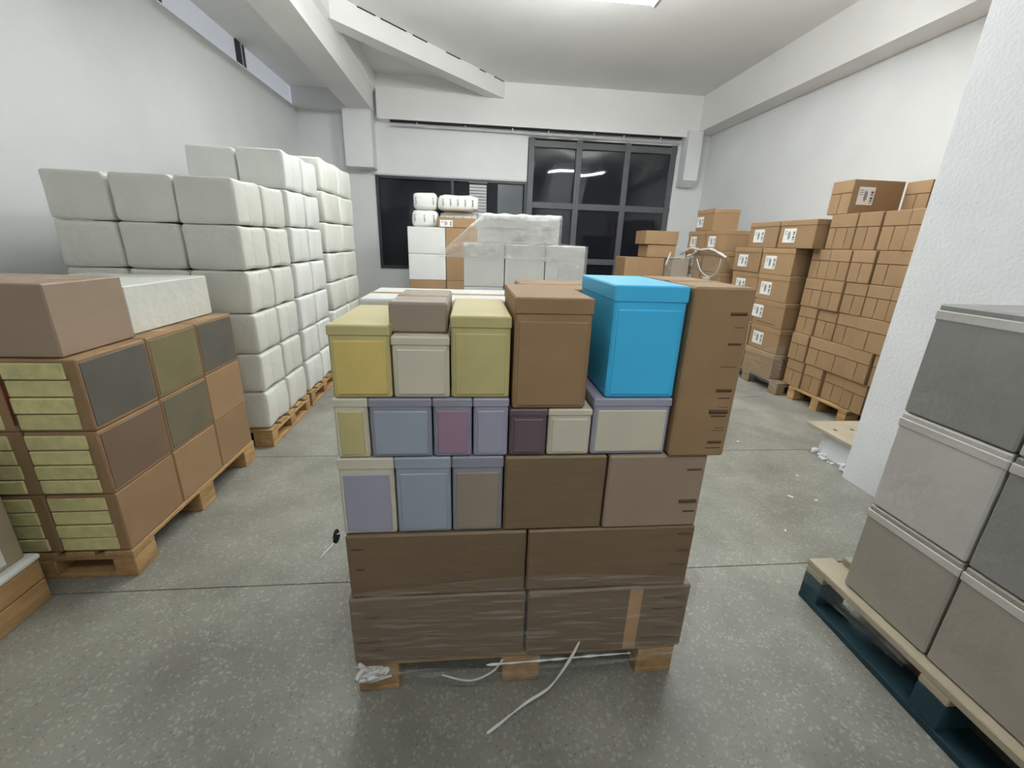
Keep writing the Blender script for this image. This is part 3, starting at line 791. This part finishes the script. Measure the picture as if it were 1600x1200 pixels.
# ------------------------------------------------------------------ middle distance
pallet((.62, 5.42, 0), 'pallet under the white film-wrapped cartons beyond the middle load', lx=1.4, ly=.8, bottom='y', deck='x')
for ri in range(3):
    for ci in range(3):
        x0 = -.07 + ci * .465
        plain_carton(x0, x0 + .455, 5.03, 5.81, .146 + ri * .478, .146 + ri * .478 + .474, 'whitebox', f'white carton, {ORD[ri]} row, {["left", "middle", "right"][ci]} column of the film-wrapped white stack', 'carton', 'white cartons under film', False, 'white_carton')
wt = plain_carton(.09, 1.0, 5.05, 5.75, 1.584, 1.885, 'whitebox', 'large white carton under film on top of the white stack', 'carton', 'white cartons under film', False, 'white_carton')
MB().box((-.40, -.353, .155), (.40, -.349, .162)).build('seam', 'greyink', wt)
MB().cbox((.20, -.354, .08), (.27, -.349, .175)).build('paper_label', 'paper', wt)
mk = MB()
for i in range(7): mk.box((-.06 + i * .025, -.353, .055 + .004 * i), (-.045 + i * .025, -.349, .085 + .004 * i))
mk.box((-.10, -.353, .03), (.06, -.349, .04)); stuff(mk.build('print_marks', 'greyink', wt))
def drape(u, v):      # film pulled down to the left of the top carton
    top = Vector((-.35 + u * 1.37, 5.03, 0))
    if u < .36:
        zt = 1.45 + (u / .36) * .44
    else: zt = 1.895
    zb = 1.42 if u < .8 else 1.40
    z = zb + v * (zt - zb)
    y = 5.012 - .012 * abs(nz(u * 8, v * 6, 5)) + (.03 if v > .97 else 0)
    return (top.x, y, z + .012 * nz(u * 14, v * 3, 2))
sheet('stretch_film', drape, 60, 14, 'film_thick', 'milky stretch film draped over the white stack beyond the middle load')
def shoulder(u, v):
    x = 1.0 + u * .34
    zt = 1.60 - .02 * u
    return (x, 5.012 + .008 * nz(u * 7, v * 9, 8), 1.2 + v * (zt - 1.2))
sheet('stretch_film', shoulder, 12, 8, 'film_thick', 'milky stretch film over the lower right shoulder of the white stack')

pallet((-.4, 7.65, 0), 'pallet under the white bales before the low back window', lx=1.2, ly=.8, bottom='y', deck='x')
for ri in range(4):
    for ci in range(2):
        plain_carton(-.99 + ci * .6, -.40 + ci * .6, 7.27, 8.03, .146 + ri * .41, .146 + ri * .41 + .406, 'whitebox' if ri > 1 and ci == 0 else 'carton', f'{"white" if ri > 1 and ci == 0 else "brown"} carton, {ORD[ri]} row, {["left", "right"][ci]}, under the white bales at the back', 'carton', 'cartons under the back bales')
zb = .146 + 4 * .41
bale((-.74, 7.75, zb), (.42, .5, .262), 'white bale, lower of the pair at the left end of the back pile', 'white bales at the back', 'bale', 0, 1, marks=3, rd=2.4)
bale((-.20, 7.85, zb), (.62, .36, .262), 'white bale lying behind the small brown carton in the back pile', 'white bales at the back', 'bale', 5, 2, ax=0, marks=4, rd=2.4)
bale((-.73, 7.75, zb + .262), (.38, .48, .262), 'plump white bale on the top left of the back pile', 'white bales at the back', 'bale', 0, 0, marks=2, rd=2.4)
bale((-.20, 7.75, zb + .262), (.66, .48, .25), 'long ribbed white bale on the top right of the back pile', 'white bales at the back', 'bale', 5, 1, ax=0, marks=5, rd=2.4)
bc = plain_carton(-.52, .08, 7.29, 7.64, zb + .002, zb + .155, 'carton', 'small brown carton with white label in front of the back bales', 'carton', 'cartons under the back bales')
paper_label(bc, -.16, -.1755, .06, .2, .1, 'y')

pallet((2.95, 7.1, 0), 'pallet under the loose brown cartons in the far right corner', lx=1.0, ly=.8, bottom='y', deck='x')
for ri in range(3):
    plain_carton(2.5, 3.16, 6.98, 7.48, .146 + ri * .43, .146 + ri * .43 + .426, 'carton', f'brown carton, {ORD[ri]} from the floor in the left column of the far corner pile', 'carton', 'loose cartons in the far corner')
plain_carton(2.86, 3.34, 7.02, 7.42, 1.438, 1.64, 'carton', 'lower of the two small brown cartons before the tall dark window', 'carton', 'loose cartons in the far corner')
plain_carton(2.80, 3.345, 7.0, 7.45, 1.642, 1.85, 'carton', 'upper of the two small brown cartons before the tall dark window', 'carton', 'loose cartons in the far corner')
for ri in range(3):
    plain_carton(3.17, 3.45, 6.72, 7.48, .146 + ri * .43, .146 + ri * .43 + .426, 'greybrown', f'grey-brown carton, {ORD[ri]} from the floor in the right column of the far corner pile', 'carton', 'loose cartons in the far corner')
fb = MB().cbox((3.15, 6.74, 1.44), (3.47, 7.0, 1.452), .003).build('board', 'palewood'); tag(fb, 'thin grey board lying beside the two small cartons at the back', 'board')
def fcorner(u, v):
    return (3.1 + u * .36 + .01 * nz(u * 8, v * 8), 6.70 - .02 * abs(nz(u * 5, v * 5, 4)), 1.1 + v * .36 + .02 * nz(u * 9, v * 2, 6))
sheet('stretch_film', fcorner, 14, 10, 'film', 'crinkled clear film in front of the grey-brown cartons in the far corner')
st_ = MB().tube(spline([(3.06, 6.70, 1.34), (3.08, 6.68, 1.45), (3.10, 6.68, 1.53)]), .012, 6).build('film_strand', 'filmrope', None, True)
tag(st_, 'short white strand of film standing up beside the far corner cartons', 'film')

# ------------------------------------------------------------------ blue pallet on the right
pallet((2.21, .93, 0), 'blue-sided pallet with pale deck in the right foreground', m='palewood', lx=1.2, ly=1.2 if False else 1.19, bottom='y', deck='y', blk='bluewood').scale = (1, 1, 1.5)
PK = 'wrapped packs on the blue pallet'
cols = [('tanpack', 'palepack', 'greypack'), ('tanpack', 'greypack', 'palepack'), ('palepack', 'tanpack', 'palepack')]
for ci, (y0, y1) in enumerate(((1.02, 1.37), (.66, 1.01), (.34, .65))):
    for ri in range(3):
        z0 = .219 + ri * .41
        for xi, (x0, x1) in enumerate(((1.65, 2.2), (2.21, 2.76))):
            o = plain_carton(x0, x1, y0, y1, z0, z0 + .406, cols[ci][ri] if xi == 0 else 'palepack', f'pale wrapped pack, {ORD[ri]} row, {["far", "middle", "near"][ci]} rank, {["aisle", "pillar"][xi]} side of the blue pallet', 'pack', PK, False, 'wrapped_pack')
            MB().cbox((-(x1 - x0) / 2 - .003, -(y1 - y0) / 2 - .003, .35), ((x1 - x0) / 2 + .003, (y1 - y0) / 2 + .003, .385), .004).build('film_band', 'palepack', o)
            if ri == 2 and ci == 1 and xi == 0:
                MB().box((-(x1 - x0) / 2 - .006, -.14, .2), (-(x1 - x0) / 2 - .002, -.02, .34)).build('green_print', 'green', o)
def fblue(u, v):
    return (1.598 + .006 * nz(u * 12, v * 4), 1.525 - u * .5, .10 + .05 * u + v * (.115 - .05 * u) + .01 * nz(u * 9, v * 3, 4))
sheet('stretch_film', fblue, 40, 6, 'film', 'clear film hanging over the aisle edge of the blue pallet')
# litter
for i, (x, y, s_) in enumerate(((2.35, 3.2, .012), (2.46, 2.62, .010), (2.2, 2.35, .016), (2.35, 2.3, .012), (1.9, 2.0, .009))):
    a = MB().grid(lambda u, v: (s_ * (u - .5) * 2.2, s_ * (v - .5), .001 + .004 * abs(noise.noise(Vector((u * 3 + i, v * 3, 0))))), 3, 3).build('paper_scrap', 'paper', None, False, (x, y, .001))
    a.rotation_euler = (0, 0, i * 1.1)
    tag(a, f'tiny white paper scrap on the floor, {["farthest", "second farthest", "middle one", "second nearest", "nearest"][i]} of those right of the middle load', 'scrap', 'paper scraps on the floor')
